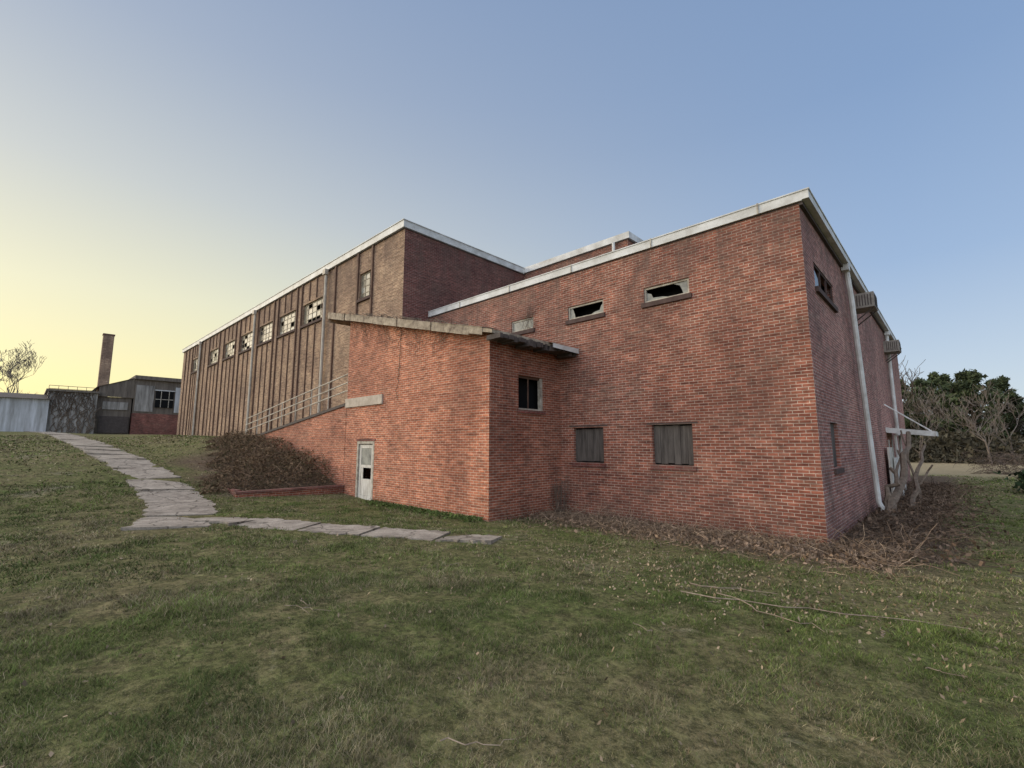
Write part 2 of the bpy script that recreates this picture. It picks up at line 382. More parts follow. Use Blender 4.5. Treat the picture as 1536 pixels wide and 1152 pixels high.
for r in sorted(ribs):
    x=gx+r; mb.box(x-.05,x+.05,-1.38,-1.302,2.4,10.55,'rib')
for a_,b_ in wins:
    for t in (.33,.67):
        x=gx+a_+(b_-a_)*t; mb.box(x-.03,x+.03,-1.355,-1.302,2.4,8.1,'rib'); mb.box(x-.03,x+.03,-1.355,-1.302,9.5,10.55,'rib')
for x in (-29,-30.2,-34.3,-35.5): mb.box(gx+x-.05,gx+x+.05,-1.37,-1.302,2.4,10.55,'rib')
for o in gops: mb.box(o[0]-.05,o[1]+.05,-1.40,-1.303,o[2]-.12,o[2],'sill')
mb.obj('gym_ribs',B)
mb=MB()
for x in (gx-6.6,gx-16.75,gx-30.0):
    mb.tube([(x,-1.46,10.55),(x,-1.46,2.6)],.075,'pipe',10); mb.box(x-.14,x+.14,-1.6,-1.43,10.3,10.56,'pipe')
mb.obj('gym_downspouts',B)
mb=MB()
def pane_win(mb,x0,x1,z0,z1,y,nx,nz,fr='gframe'):
    mb.box(x0,x1,y,y+.05,z0,z0+.05,fr);mb.box(x0,x1,y,y+.05,z1-.05,z1,fr)
    mb.box(x0,x0+.05,y,y+.05,z0+.051,z1-.051,fr);mb.box(x1-.05,x1,y,y+.05,z0+.051,z1-.051,fr)
    for i in range(1,nx): x=x0+(x1-x0)*i/nx; mb.box(x-.018,x+.018,y+.005,y+.04,z0+.05,z1-.05,fr)
    for j in range(1,nz): z=z0+(z1-z0)*j/nz; mb.box(x0+.05,x1-.05,y+.008,y+.037,z-.018,z+.018,fr)
    for i in range(nx):
        for j in range(nz):
            k=random.choice(['glassL','glassG','glassG','black','glassD','glassG','glassG'])
            if k=='black': continue
            xa=x0+(x1-x0)*i/nx;xb=x0+(x1-x0)*(i+1)/nx;za=z0+(z1-z0)*j/nz;zb=z0+(z1-z0)*(j+1)/nz
            ty=random.uniform(-.006,.006)
            mb.poly([(xa,y+.02+ty,za),(xb,y+.02-ty,za),(xb,y+.02-ty,zb),(xa,y+.02+ty,zb)],k)
    mb.box(x0-.3,x1+.3,y+.5,y+.55,z0-.3,z1+.3,'black')
pane_win(mb,*gops[0],-1.22,3,4)
for o in gops[1:]: pane_win(mb,*o,-1.22,5,4)
mb.obj('gym_windows',B)

# annex
mb=MB()
zt0,zt1=6.70,4.86
mb.wall(1,-2.94,-14.1,-6.52,-.3,4.86,[(-13.19,-12.05,.1,2.12)],'brickA',1,top=(zt0,zt1))
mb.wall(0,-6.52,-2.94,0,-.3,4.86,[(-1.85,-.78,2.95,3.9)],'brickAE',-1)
mb.poly([(-14.1,-1.3,-.3),(-14.1,-2.94,-.3),(-14.1,-2.94,zt0),(-14.1,-1.3,zt0)],'brickA')
mb.obj('annex_walls',B)
mb=MB()
def rz(u): return zt0+(zt1-zt0)*(u+14.1)/7.58
def slab(mb,pts,t,mat,matf):
    top=[(x,y,rz(x)+t+dz) for x,y,dz in pts]; bot=[(x,y,rz(x)+.002+dz) for x,y,dz in pts]
    mb.poly(top,mat); mb.poly(bot[::-1],matf)
    n=len(pts)
    for i in range(n): mb.poly([bot[i],bot[(i+1)%n],top[(i+1)%n],top[i]],matf)
slab(mb,[(-15.3,-3.22,0),(-6.15,-3.22,0),(-5.85,.0-.003,0),(-13.1,-.003,0),(-13.1,-1.45,0),(-15.3,-1.45,0)],.10,'roof','rwood')
x=-15.35
while x<-6.7:
    x2=min(x+random.uniform(1.2,2.2),-6.5); d=random.uniform(-.015,.02); h=random.uniform(.2,.36)
    mb.poly([(x,-3.25+d,rz(x)-h*.4),(x2,-3.25+d,rz(x2)-h*.4),(x2,-3.25+d,rz(x2)+.13),(x,-3.25+d,rz(x)+.13)],'rwood')
    mb.poly([(x,-3.222,rz(x)-h*.4),(x2,-3.222,rz(x2)-h*.4),(x2,-3.25+d,rz(x2)-h*.4),(x,-3.25+d,rz(x)-h*.4)],'rwood')
    x=x2+.01
mb.poly([(-15.35,-3.25,rz(-15.3)+.12),(-6.1,-3.25,rz(-6.1)+.12),(-6.1,-3.0,rz(-6.1)+.125),(-15.35,-3.0,rz(-15.3)+.125)],'white')
for i in range(18):
    y=-3.15+i*.18; l=random.uniform(.05,.3); z=rz(-6.1)
    mb.box(-6.42,-5.98+l*.3,y,y+random.uniform(.06,.15),z-.10-random.random()*.1,z-.002,'fdark')
mb.poly([(-5.82,-1.2,rz(-5.8)+.10),(-5.80,-.02,rz(-5.8)+.10),(-5.80,-.02,rz(-5.8)-.04),(-5.82,-1.2,rz(-5.8)-.02)],'white')
mb.poly([(-5.82,-1.2,rz(-5.8)+.105),(-5.80,-.02,rz(-5.8)+.105),(-6.3,-.02,rz(-6.3)+.108),(-6.3,-1.3,rz(-6.3)+.108)],'white')
mb.poly([(-15.36,-3.22,rz(-15.3)-.26),(-15.36,-1.45,rz(-15.3)-.2),(-15.36,-1.45,rz(-15.3)+.13),(-15.36,-3.22,rz(-15.3)+.13)],'rwood')
mb.obj('annex_roof',B)
mb=MB(); mb.box(-14.13,-11.6,-3.0,-2.943,3.34,3.66,'concL'); mb.obj('concrete_lintel',B)

# doors & windows
mb=MB()
mb.box(-13.19,-13.10,-2.95,-2.86,.1,2.12,'frame');mb.box(-12.14,-12.05,-2.95,-2.86,.1,2.12,'frame');mb.box(-13.1,-12.14,-2.95,-2.86,2.03,2.12,'frame')
y=-2.90
def pan(x0,x1,z0,z1,mat,yy=y,t=.03): mb.box(x0,x1,yy,yy+t,z0,z1,mat)
pan(-13.08,-12.96,.12,2.0,'door');pan(-12.28,-12.16,.12,2.0,'door');pan(-12.955,-12.285,1.88,2.0,'door');pan(-12.955,-12.285,.12,.30,'door');pan(-12.955,-12.285,1.22,1.32,'door')
pan(-12.955,-12.285,1.325,1.875,'glassL',y+.01,.01)
pan(-12.955,-12.285,.305,.85,'door',y+.012,.01)
pan(-12.955,-12.82,.855,1.215,'door',y+.01,.01)
mb.box(-13.3,-11.9,-2.3,-2.25,0,2.3,'black')
mb.box(-13.35,-11.95,-3.25,-2.93,-.1,.13,'conc')
mb.box(-13.25,-11.99,-2.965,-2.943,2.125,2.2,'brickD')
mb.obj('annex_door',B)
mb=MB()
def boards_front(x0,x1,z0,z1,y):
    n=int((x1-x0)/.17); 
    for i in range(n):
        a_=x0+(x1-x0)*i/n; b_=x0+(x1-x0)*(i+1)/n; mb.box(a_+.004,b_-.004,y+random.uniform(0,.012),y+.04,z0+.02+random.random()*.03,z1-.02-random.random()*.03,'wood')
    mb.box(x0,x1,y+.05,y+.07,z0,z1,'black')
boards_front(-6.05,-5.04,1.5,2.48,.10); boards_front(-3.6,-2.56,1.5,2.5,.10)
for (x0,x1) in ((-6.1,-4.98),(-3.66,-2.5)):
    mb.box(x0,x1,-.04,-.003,1.38,1.49,'brickD'); mb.box(x0-.08,x1+.08,-.012,-.003,2.51,2.55,'sill')
for o in frontops[:3]:
    x0,x1,z0,z1=o
    mb.box(x0,x1,.04,.09,z1-.05,z1,'frame');mb.box(x0,x1,.04,.09,z0,z0+.05,'frame')
    mb.box(x0,x0+.05,.04,.09,z0+.051,z1-.051,'frame');mb.box(x1-.05,x1,.04,.09,z0+.051,z1-.051,'frame')
    mb.box(x0-.06,x1+.06,-.06,-.003,z0-.13,z0-.01,'sill')
    mb.box(x0-.2,x1+.2,.5,.52,z0-.2,z1+.2,'black')
def shard(pts,mat,y=.07): mb.poly([(a_,y,b_) for a_,b_ in pts],mat)
shard([(-3.63,5.77),(-3.0,5.77),(-3.2,5.82),(-3.45,5.84),(-3.5,5.95),(-3.63,6.0)],'glassL')
shard([(-2.51,6.08),(-2.9,6.08),(-2.72,6.0),(-2.66,5.85),(-2.64,5.77),(-2.51,5.77)],'glassL')
shard([(-6.13,5.77),(-5.95,5.77),(-5.98,5.9),(-6.05,6.08),(-6.13,6.08)],'glassL')
shard([(-4.98,5.77),(-5.4,5.77),(-5.3,5.82),(-5.1,5.85),(-5.05,5.98),(-4.98,6.02)],'glassL')
mb.box(-8.5,-7.62,.065,.075,5.78,6.07,'glassL')
mb.box(-.06,-.02,1.0,3.3,6.10,6.15,'sill');mb.box(-.06,-.02,1.0,3.3,5.55,5.6,'sill')
for yy in (1.0,1.75,2.5,3.25): mb.box(-.06,-.02,yy,yy+.05,5.6,6.1,'sill')
mb.poly([(-.04,1.05,5.6),(-.04,1.75,5.6),(-.04,1.6,5.9),(-.04,1.05,6.1)],'glassD')
mb.box(.003,.07,.95,3.35,5.42,5.54,'sill'); mb.box(-.5,-.48,.8,3.5,5.3,6.3,'black')
for i in range(5): mb.box(-.12+random.uniform(-.01,.01),-.08,1.3+i*.18+.004,1.3+(i+1)*.18-.004,1.5,2.48,'wood')
mb.box(-.16,-.14,1.3,2.2,1.48,2.5,'black'); mb.box(.003,.05,1.25,2.25,1.36,1.47,'sill')
mb.box(-.16,-.14,13.2,14.3,0,2.15,'black'); mb.box(-.1,-.06,13.2,13.75,0,2.1,'door')
mb.box(.003,.04,13.1,13.2,0,2.2,'white');mb.box(.003,.04,14.3,14.4,0,2.2,'white')
mb.box(-6.66,-6.60,-1.85,-1.79,2.95,3.9,'rib');mb.box(-6.66,-6.56,-.88,-.78,2.95,3.9,'frame');mb.box(-6.66,-6.60,-1.79,-.88,3.84,3.9,'rib');mb.box(-6.66,-6.60,-1.79,-.88,2.95,3.0,'frame')
mb.box(-6.64,-6.62,-1.36,-1.32,3.0,3.84,'rib')
mb.box(-6.90,-6.88,-2.2,-.4,2.7,4.1,'black'); mb.box(-6.517,-6.47,-1.9,-.73,2.86,2.945,'brickD')
mb.obj('window_and_door_units',B)
mb=MB()
mb.tube([(.1,5.0,7.3),(.12,5.15,6.9),(.14,5.35,6.2),(.18,5.75,3.0),(.22,6.15,.35),(.3,6.2,.15)],.07,'white',8)
mb.box(.02,.2,4.86,5.14,7.0,7.18,'white')
mb.tube([(.1,16.0,7.3),(.12,16.0,2.4)],.07,'white',8)
mb.box(.03,.22,15.85,16.15,7.0,7.18,'white')
mb.obj('wall_downspouts',B)
mb=MB()
for (y0,y1,z0,z1) in ((6.7,7.5,6.25,6.72),(15.2,16.0,6.1,6.6)):
    mb.box(-.1,.55,y0,y1,z0,z1,'ac')
    for k in range(7): mb.box(.552,.56,y0+.05,y1-.05,z0+.05+k*.055,z0+.075+k*.055,'fdark')
    for k in range(6): mb.box(.1+k*.07,.13+k*.07,y0-.006,y0-.002,z0+.06,z1-.06,'fdark')
    mb.tube([(.01,y0+.1,z0-.4),(.5,y0+.1,z0-.02)],.02,'fdark',4);mb.tube([(.01,y1-.1,z0-.4),(.5,y1-.1,z0-.02)],.02,'fdark',4)
mb.obj('air_conditioner_units',B)
mb=MB()
mb.poly([(0.003,12.6,2.62),(1.45,12.6,2.45),(1.45,15,2.45),(0.003,15,2.62)],'white')
mb.poly([(0.003,12.6,2.54),(1.45,12.6,2.37),(1.45,15,2.37),(0.003,15,2.54)],'fdark')
mb.box(1.452,1.48,12.55,15.05,2.33,2.5,'white'); mb.poly([(0.003,12.59,2.48),(1.45,12.59,2.31),(1.45,12.59,2.5),(0.003,12.59,2.68)],'white')
for yy in (12.7,14.9): mb.tube([(.02,yy,3.6),(1.35,yy,2.5)],.03,'white',6)
mb.tube([(.25,14.9,0),(.25,14.9,2.4)],.05,'white',6);mb.tube([(.3,12.9,0),(.25,12.9,2.4)],.05,'white',6)
mb.box(.1,.16,11.2,12.4,.1,1.9,'door'); mb.box(.2,.26,12.0,12.9,.0,1.5,'white')
mb.obj('door_canopy',B)
mb=MB()
mb.poly([(-25,-2.95,-.3),(-14.1,-2.95,-.3),(-14.1,-2.95,3.42),(-25,-2.95,2.2)],'brickA',[(-25,-.3),(-14.1,-.3),(-14.1,3.42),(-25,2.2)])
mb.poly([(-25,-2.7,-.3),(-14.1,-2.7,-.3),(-14.1,-2.7,3.42),(-25,-2.7,2.2)],'brick')
mb.poly([(-25,-3.0,2.2),(-14.1,-3.0,3.42),(-14.1,-3.0,3.52),(-25,-3.0,2.3)],'fdark')
mb.poly([(-25,-3.0,2.2),(-14.1,-3.0,3.42),(-14.1,-2.95,3.42),(-25,-2.95,2.2)],'fdark')
mb.poly([(-25,-3.0,2.3),(-14.1,-3.0,3.52),(-14.1,-1.31,3.52),(-25,-1.31,2.3)],'conc')
mb.obj('ramp',B)
mb=MB()
def rp(u,h): return (u,-2.85,3.52+(u+14.1)*.112+h)
for h in (.5,.8,1.12): mb.tube([rp(-25.5,h),rp(-14.12,h)],.025,'pipe',6)
for i in range(8): u=-25.3+i*1.58; mb.tube([rp(u,0),rp(u,1.12)],.025,'pipe',6)
mb.obj('ramp_handrail',B)
mb=MB()
mb.box(-14.22,-14.0,-6.4,-2.96,-.3,.50,'brickAE'); mb.box(-14.25,-13.97,-6.43,-2.962,.503,.57,'brickD'); mb.box(-17.5,-14.222,-6.4,-6.2,-.2,.6,'brickD')
mb.obj('planter_wall')

# ------------------------------------------------------------------ background buildings (left)
O=empty('shed')
mb=MB(); mb.box(-75,-60,-40,-9.6,2,6.3,'wwall')
mb.poly([(-59.7,-40,6.25),(-59.7,-9.5,6.25),(-64,-9.5,7.0),(-64,-40,7.0)],'fdark');mb.poly([(-75,-40,6.9),(-75,-9.5,6.9),(-64,-9.5,7.0),(-64,-40,7.0)],'fdark');mb.poly([(-60,-9.59,6.2),(-75,-9.59,6.2),(-75,-9.59,6.9),(-64,-9.59,7.0)],'fdark')
mb.obj('walls',O)
O2=empty('concrete_outbuilding')
mb=MB(); mb.box(-72,-60.3,-9.75,-6.2,2,7.1,'conc2'); mb.box(-72.2,-60.1,-9.9,-6.1,7.103,7.3,'drab')
for z in (7.5,7.8): mb.tube([(-62,-9.7,z),(-62,-6.3,z)],.025,'fdark',4)
for i in range(6): mb.tube([(-62,-9.7+i*.68,7.2),(-62,-9.7+i*.68,7.8)],.025,'fdark',4)
R_=random.Random(3)
for k in range(70):
    q=Vector((-60.25,R_.uniform(-9.7,-6.3),R_.choice([7.1,7.1,3.0]))); up_=1 if q.z<4 else -1; pts=[]
    for i in range(R_.randint(4,12)): pts.append(q.copy()); q+=Vector((0,R_.gauss(0,.15),up_*R_.uniform(.1,.4)))
    mb.tube(pts,.03,'bark',3)
mb.obj('walls',O2)
O3=empty('brick_outbuilding')
mb=MB(); mb.box(-70,-61,-6.15,-3.4,2,6.9,'drab'); mb.box(-60.99,-60.9,-5.7,-3.7,5.6,6.4,'conc2'); mb.box(-60.99,-60.86,-5.9,-3.5,3.2,4.9,'fdark')
mb.poly([(-60.8,-6.1,6.9),(-60.8,-3.3,6.9),(-60.8,-3.3,9.0),(-60.8,-6.1,7.9)],'drab')
mb.poly([(-60.7,-6.3,7.85),(-60.7,-3.2,9.1),(-72,-3.2,9.1),(-72,-6.3,7.85)],'roof')
mb.box(-70,-60.5,-3.3,9,2,5.3,'brickD'); mb.box(-70,-60.52,-3.28,9,5.303,8.9,'drab'); mb.box(-70.3,-60.2,-3.4,9.2,8.903,9.3,'drab')
mb.box(-60.5,-60.4,-1.5,0.1,6.0,7.8,'black'); mb.box(-60.5,-60.38,-1.6,0.2,7.82,7.92,'white'); mb.box(-60.5,-60.42,2.5,4.2,6.0,7.8,'black')
for yy in (-1.05,-.35): mb.box(-60.39,-60.37,yy,yy+.06,6.0,7.8,'frame')
mb.box(-60.39,-60.375,-1.5,.1,6.85,6.92,'frame')
mb.box(-60.495,-60.45,-3.2,-1.65,5.5,8.3,'conc2');mb.box(-60.495,-60.45,.25,2.4,5.5,8.3,'wwall')
mb.obj('walls',O3)
mb=MB(); mb.box(-64.75,-64.0,-6.0,-5.1,3,13.85,'brickG'); mb.box(-64.8,-63.95,-6.05,-5.05,13.853,14.0,'brickE')
mb.obj('brick_chimney')

# ------------------------------------------------------------------ vegetation
def bare_tree(mb,base,h,r0,mat,depth=5,spread=.5,seed=0,n=4,minr=.012,up=.25):
    R=random.Random(seed)
    def grow(p,d,L,r,k):
        pts=[p];rad=[r];q=p.copy();dd=d.copy()
        for i in range(3):
            dd=(dd+Vector((R.uniform(-1,1),R.uniform(-1,1),R.uniform(-.6,.8)))*.16).normalized()
            q=q+dd*L/3; pts.append(q.copy()); rad.append(max(minr,r*(1-.13*(i+1))))
        mb.tube(pts,rad,mat,n if k>depth-3 else 3)
        if k<=0: return
        m_=R.randint(2,3) if k<depth else R.randint(3,4)
        for i in range(m_):
            t=R.choice([1,2,3]) if i else 3
            a_=Vector((R.uniform(-1,1),R.uniform(-1,1),R.uniform(-.3,.9))).normalized()
            nd=(dd*(1-spread)+a_*spread+Vector((0,0,up*.4))).normalized()
            grow(pts[t],nd,L*R.uniform(.6,.85),rad[t]*R.uniform(.5,.7),k-1)
    grow(Vector(base),Vector((0,0,1)),h*.3,r0,depth)
mb=MB(); bare_tree(mb,(-84,-13.0,3),11.5,.3,'barkfar',7,.5,3,5,.02,.2); mb.obj('bare_tree')
mb=MB(); bare_tree(mb,(-88,-18,3),12,.3,'barkfar',6,.55,9,5,.022,.1); mb.obj('bare_tree')
mb=MB()
for i in range(40):
    u=-110+random.uniform(-8,8); v=-26+i*1.6+random.uniform(-.8,.8)
    bare_tree(mb,(u,v,3),random.uniform(7.5,11.5),.16,'barkfar',5,.5,100+i,3,.02)
for i in range(46):
    v=56+random.uniform(0,25); u=-11+i*.9+random.uniform(-.5,.5)
    bare_tree(mb,(u,v,0),random.uniform(7,11),.13,'barkfar',5,.5,300+i,3,.018)
mb.obj('distant_bare_trees')
mb=MB()
bare_tree(mb,(-.9,28,0),9.2,.13,'bark',5,.45,41,4,.013); mb.obj('bare_tree')

def pine_mesh(seed,h=13,cr=3.0):
    R=np.random.default_rng(seed)
    mb=MB(); mb.tube([(0,0,-.2),(.1,0,h*.35),(.05,.1,h*.7),(0,0,h*.97)],[.2,.16,.1,.03],'bark',6)
    nb=105; P=[]
    for i in range(nb):
        t=R.uniform(.12,1)**.8; z=h*t; rad=cr*(1-abs(t-.5)*1.1)*R.uniform(.35,1.1)*(1.0 if t<.85 else .65)
        a_=R.uniform(0,6.283); c_=np.array([math.cos(a_)*rad,math.sin(a_)*rad,z+R.uniform(-.3,.5)]); P.append((c_,R.uniform(.4,.9)))
        mb.tube([(0,0,z-.5),tuple(c_)],[.05,.02],'bark',3)
    vs=[];cs=[]
    for c_,s_ in P:
        n=80; q=R.normal(size=(n,3)); q/=np.linalg.norm(q,axis=1)[:,None]; q*=(R.random(n)**.4)[:,None]*np.array([s_,s_,s_*.6]); q+=c_
        d1=R.normal(size=(n,3))*.13; d2=R.normal(size=(n,3))*.13
        tri=np.stack([q-d1,q+d1,q+d2*1.4],1); vs.append(tri.reshape(-1,3))
        shade=R.uniform(.5,1.2)*(0.75+.35*(q[:,2]-c_[2]+s_)/(2*s_)); col=np.stack([.075*shade,.092*shade,.045*shade],1)
        cs.append(np.repeat(col,3,0))
    return mb,np.concatenate(vs),np.concatenate(cs)
protos=[]
for s in range(3):
    mbp,vs,cs=pine_mesh(50+s,[12,13.5,11][s],[2.9,3.1,3.3][s])
    t=mbp.obj('trunk'); n_=raw('needles',vs,3,cs); protos.append((t.data,n_.data)); bpy.data.objects.remove(t); bpy.data.objects.remove(n_)
R=random.Random(5)
spots=[]
for i in range(30):
    v=R.uniform(64,86); u=.5+i*1.6+R.uniform(-.8,.8); spots.append((u,v,R.uniform(.5,.95)))
for i in range(10): spots.append((-14+i*1.5,R.uniform(66,84),R.uniform(.6,.85)))
for (u,v,sc) in spots:
    e=empty('pine_tree',(u,v,0)); e.scale=(sc,sc,sc); e.rotation_euler=(0,0,R.uniform(0,6.28)); k=R.randrange(3)
    for nm,d in zip(('trunk','needles'),protos[k]):
        o=bpy.data.objects.new(nm,d); scene.collection.objects.link(o); o.parent=e
def cards(n,pf,size,cf,k=3):
    P=pf(n); n=len(P); d1=rng.normal(size=(n,3))*size; d2=rng.normal(size=(n,3))*size
    V_=np.stack([P-d1*.5,P+d1*.5,P+d2],1)
    return V_.reshape(-1,3),np.repeat(cf(P),k,0)
def pf(n):
    u=rng.uniform(-20,70,n); row=rng.random(n)<.45
    v=np.where(row,rng.uniform(58,63,n),rng.uniform(88,93,n)); hm=np.where(row,2.8,6.5)
    z=rng.random(n)**1.1*(hm*(.5+1.0*fnoise(u,v*.3,3.0,4,.6,2))); return np.stack([u,v,np.maximum(z,0)],1)
vs,cs=cards(60000,pf,.24,lambda P:(np.array([.10,.088,.06])*rng.uniform(.35,1.4,(len(P),1))))
raw('distant_undergrowth',vs,3,cs)

# grass blades
camp=np.array([2.0,-11.05])
def grass(n,rmin,rmax,hmin,hmax,wid):
    r=rmin+(rmax-rmin)*rng.random(n)**.75; a_=rng.uniform(math.radians(43.6-58),math.radians(43.6+58),n)
    u=camp[0]-np.sin(a_)*r; v=camp[1]+np.cos(a_)*r
    keep=(v<-.05)|(u>.2)
    keep&=~((u<-6.4)&(v>-3.0)); 
    keep&=path_d(u,v,PATH1)>rng.uniform(.52,.76,n)
    keep&=path_d(u,v,PATH2)>rng.uniform(.30,.50,n)
    keep&=rng.random(n)>dirtmask(u,v)*.97
    den=fnoise(u,v,.45,4,.7,1)
    keep&=(rng.random(n)<np.clip((den-.30)*4.2,.12,1))
    u=u[keep];v=v[keep];r=r[keep];den=den[keep];n=len(u); z=height(u,v)-.004
    h=rng.uniform(hmin,hmax,n)*np.clip(.3+(den-.3)*3.0,.35,1.7); th=rng.uniform(0,6.283,n); w=wid*(.6+r/9)
    dx=np.cos(th)*w; dy=np.sin(th)*w; lean=rng.normal(size=(n,2))*h[:,None]*.65
    p=np.stack([u,v,z],1)
    A=p-np.stack([dx,dy,dx*0],1);Bv=p+np.stack([dx,dy,dx*0],1);C=p+np.stack([lean[:,0],lean[:,1],h],1)
    V_=np.stack([A,Bv,C],1).reshape(-1,3)
    g1=np.array([.17,.21,.058]);g2=np.array([.095,.125,.038]);dr=np.array([.40,.325,.19]);
    mixv=np.clip((fnoise(u,v,1.6,4,.6,3)-.3)*2.5,0,1)[:,None]
    dryp=np.clip((fnoise(u,v,2.2,5,.7,7)-.35)*2.1+.22*sstep(-u,7,18),.05,.9)
    br=.62+1.0*np.clip((fnoise(u,v,.22,3,.7,9)-.25)*1.8,0,1)
    c_=g1*(1-mixv)+g2*mixv; c_=np.where((rng.random(n)<dryp)[:,None],dr*rng.uniform(.45,1.1,(n,1)),c_*rng.uniform(.55,1.5,(n,1)))*br[:,None]
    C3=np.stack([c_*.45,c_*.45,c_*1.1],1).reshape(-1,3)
    return V_,C3
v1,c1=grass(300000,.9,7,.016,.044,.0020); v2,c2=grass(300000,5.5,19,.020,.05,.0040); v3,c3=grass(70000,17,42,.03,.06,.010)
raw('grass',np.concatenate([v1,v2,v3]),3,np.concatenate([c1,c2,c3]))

# fallen leaves
def leafp(n):
    k=int(n*.6)
    u=np.concatenate([rng.normal(-.6,1.6,k),rng.uniform(-14,4.5,n-k)]); v=np.concatenate([rng.normal(-4.3,.9,k),rng.uniform(-11,-1,n-k)])
    keep=~((u<-6.3)&(v>-3.1)); u=u[keep];v=v[keep]
    return np.stack([u,v,height(u,v)+rng.uniform(.008,.03,len(u))],1)
P=leafp(3600);n=len(P);th=rng.uniform(0,6.28,n);s=rng.uniform(.007,.024,n)
d1=np.stack([np.cos(th)*s,np.sin(th)*s,rng.normal(size=n)*.012],1);d2=np.stack([-np.sin(th)*s*.7,np.cos(th)*s*.7,rng.normal(size=n)*.012],1)
V_=np.stack([P-d1,P-d2*.6,P+d1,P+d2],1).reshape(-1,3)
col=np.array([.34,.25,.16])*rng.uniform(.2,1.2,(n,1))
raw('fallen_leaves',V_,4,np.repeat(col,4,0))

def brush(name,nt_,region,hgt,length,cols,rad,leaf_n=0,leafcol=(.06,.07,.03),ls=.03):
    vs=[];cs=[]
    for i in range(nt_):
        u,v,s_=region()
        z=hz(u,v)+random.uniform(0,hgt)*s_
        d=Vector((random.gauss(0,1),random.gauss(0,1),random.gauss(.15,.5))).normalized(); L=random.uniform(.4,1)*length
        p=Vector((u,v,z)); c_=random.choice(cols); f_=random.uniform(.6,1.3); c_=tuple(x*f_ for x in c_)
        side=Vector((-d.y,d.x,0)).normalized()*rad*random.uniform(.6,1.4); upv=d.cross(side).normalized()*side.length
        ns=4
        for k in range(ns):
            d2=(d+Vector((random.gauss(0,.3),random.gauss(0,.3),random.gauss(-.15,.25)))).normalized(); q=p+d2*L/ns
            gz=hz(q.x,q.y)+.01
            if q.z<gz:q.z=gz
            for o_ in (side,upv):
                vs+=[p-o_,p+o_,q+o_*.8,q-o_*.8]; cs+=[c_]*4
            p=q;d=d2
    vs=np.array([tuple(x) for x in vs]);cs=np.array(cs)
    if leaf_n:
        Q=np.array([(lambda r_:(r_[0],r_[1],hz(r_[0],r_[1])+random.random()**.8*hgt*r_[2]))(region()) for _ in range(leaf_n)])
        a1=rng.normal(size=(leaf_n,3))*ls;a2=rng.normal(size=(leaf_n,3))*ls
        V2=np.stack([Q-a1,Q-a2,Q+a1,Q+a2],1).reshape(-1,3)
        C2=np.repeat(np.array(leafcol)*rng.uniform(.4,1.5,(leaf_n,1)),4,0)
        vs=np.concatenate([vs,V2]);cs=np.concatenate([cs,C2])
    return raw(name,vs,4,cs)
def regbank():
    while True:
        u=-14.6-random.random()**1.05*10.5; v=random.uniform(-7.4,-3.0)
        t=(-u-14.3)/10; vm=-6.9+2.1*t+(float(fnoise(u,v,.9,3,.6,4))-.5)*2.2
        if v>vm: 
            e=min(1,(v-vm)/1.4)*(1-.55*t)*min(1,.35+(-u-14.6)/1.2); return u,v,max(.03,e*(.1+1.4*float(fnoise(u,v,.9,3,.6,8))))
brush('vine_thicket',4200,regbank,.85,.6,[(.22,.145,.095),(.30,.205,.135),(.12,.083,.057),(.11,.10,.05)],.0045,11000,(.15,.10,.058),.022)
def regfront():
    u=random.uniform(-6.6,1.2); v=-abs(random.gauss(.75,.75))-.05; return u,min(v,-.08),1
brush('dead_brush',3400,regfront,.13,.55,[(.42,.31,.21),(.27,.19,.13),(.14,.10,.07)],.003,6000,(.22,.15,.10),.018)
def regright():
    u=abs(random.gauss(.9,.7))+.1; v=random.uniform(-1.0,20); return min(u,2.6),v,1
brush('dead_brush',1800,regright,.2,.8,[(.24,.17,.12),(.15,.105,.075),(.08,.058,.045)],.0045,5000,(.14,.095,.065),.022)
def regbushr():
    a_=random.gauss(0,.8);b_=random.gauss(0,.8); return 4.2+a_,36+b_,1
brush('bare_bush',500,regbushr,1.4,1.2,[(.20,.15,.12),(.13,.10,.08)],.01)
def regbushg():
    a_=random.gauss(0,.5);b_=random.gauss(0,.6); return 5.0+a_,18+b_,1
brush('green_bush',150,regbushg,.9,.8,[(.08,.07,.05)],.01,5000,(.035,.055,.025),.05)
def regtuft():
    u=random.uniform(-11.8,-6.6); return u,-2.98-abs(random.gauss(0,.25)),1
brush('weed_clump',500,regtuft,.10,.3,[(.12,.16,.05),(.20,.18,.09)],.004,2200,(.10,.135,.04),.018)
mb=MB()
def tr(a,b,r,j=.12,n=7,side=6):
    a=Vector(a);b=Vector(b);pts=[a.lerp(b,i/n)+Vector((random.gauss(0,j*.5),random.gauss(0,j*.5),random.gauss(0,j*.4)))*(0<i) for i in range(n+1)]
    mb.tube(pts,[r*(1-.5*i/n) for i in range(n+1)],'bark',side)
tr((.45,5.9,-.05),(.9,9.6,2.3),.13); tr((.35,6.1,-.05),(.55,7.2,1.3),.10); tr((.8,8.3,0),(1.1,11.5,2.0),.08); tr((.3,8.5,0),(.4,12,1.8),.07);tr((.55,9,0),(1.4,10.0,1.3),.05)
tr((.9,10.5,0),(.5,12.5,2.5),.05)
mb.obj('dead_tree_trunk')
mb=MB()
p=Vector((-10.75,-2.965,6.0));pts=[p]
for i in range(26):
    p=p+Vector((random.gauss(0,.035),0,-.1)); pts.append(Vector((p.x,-2.965+random.uniform(-.01,.01),p.z)))
mb.tube(pts,.009,'bark',4)
for k in range(60):
    x=random.uniform(-14,-8); z0=rz(x)-.05; pts=[]
    q=Vector((x,-2.965,z0))
    for i in range(random.randint(3,10)): pts.append(q.copy()); q+=Vector((random.gauss(0,.09),0,-random.uniform(.04,.14)))
    mb.tube(pts,.005,'bark',3)
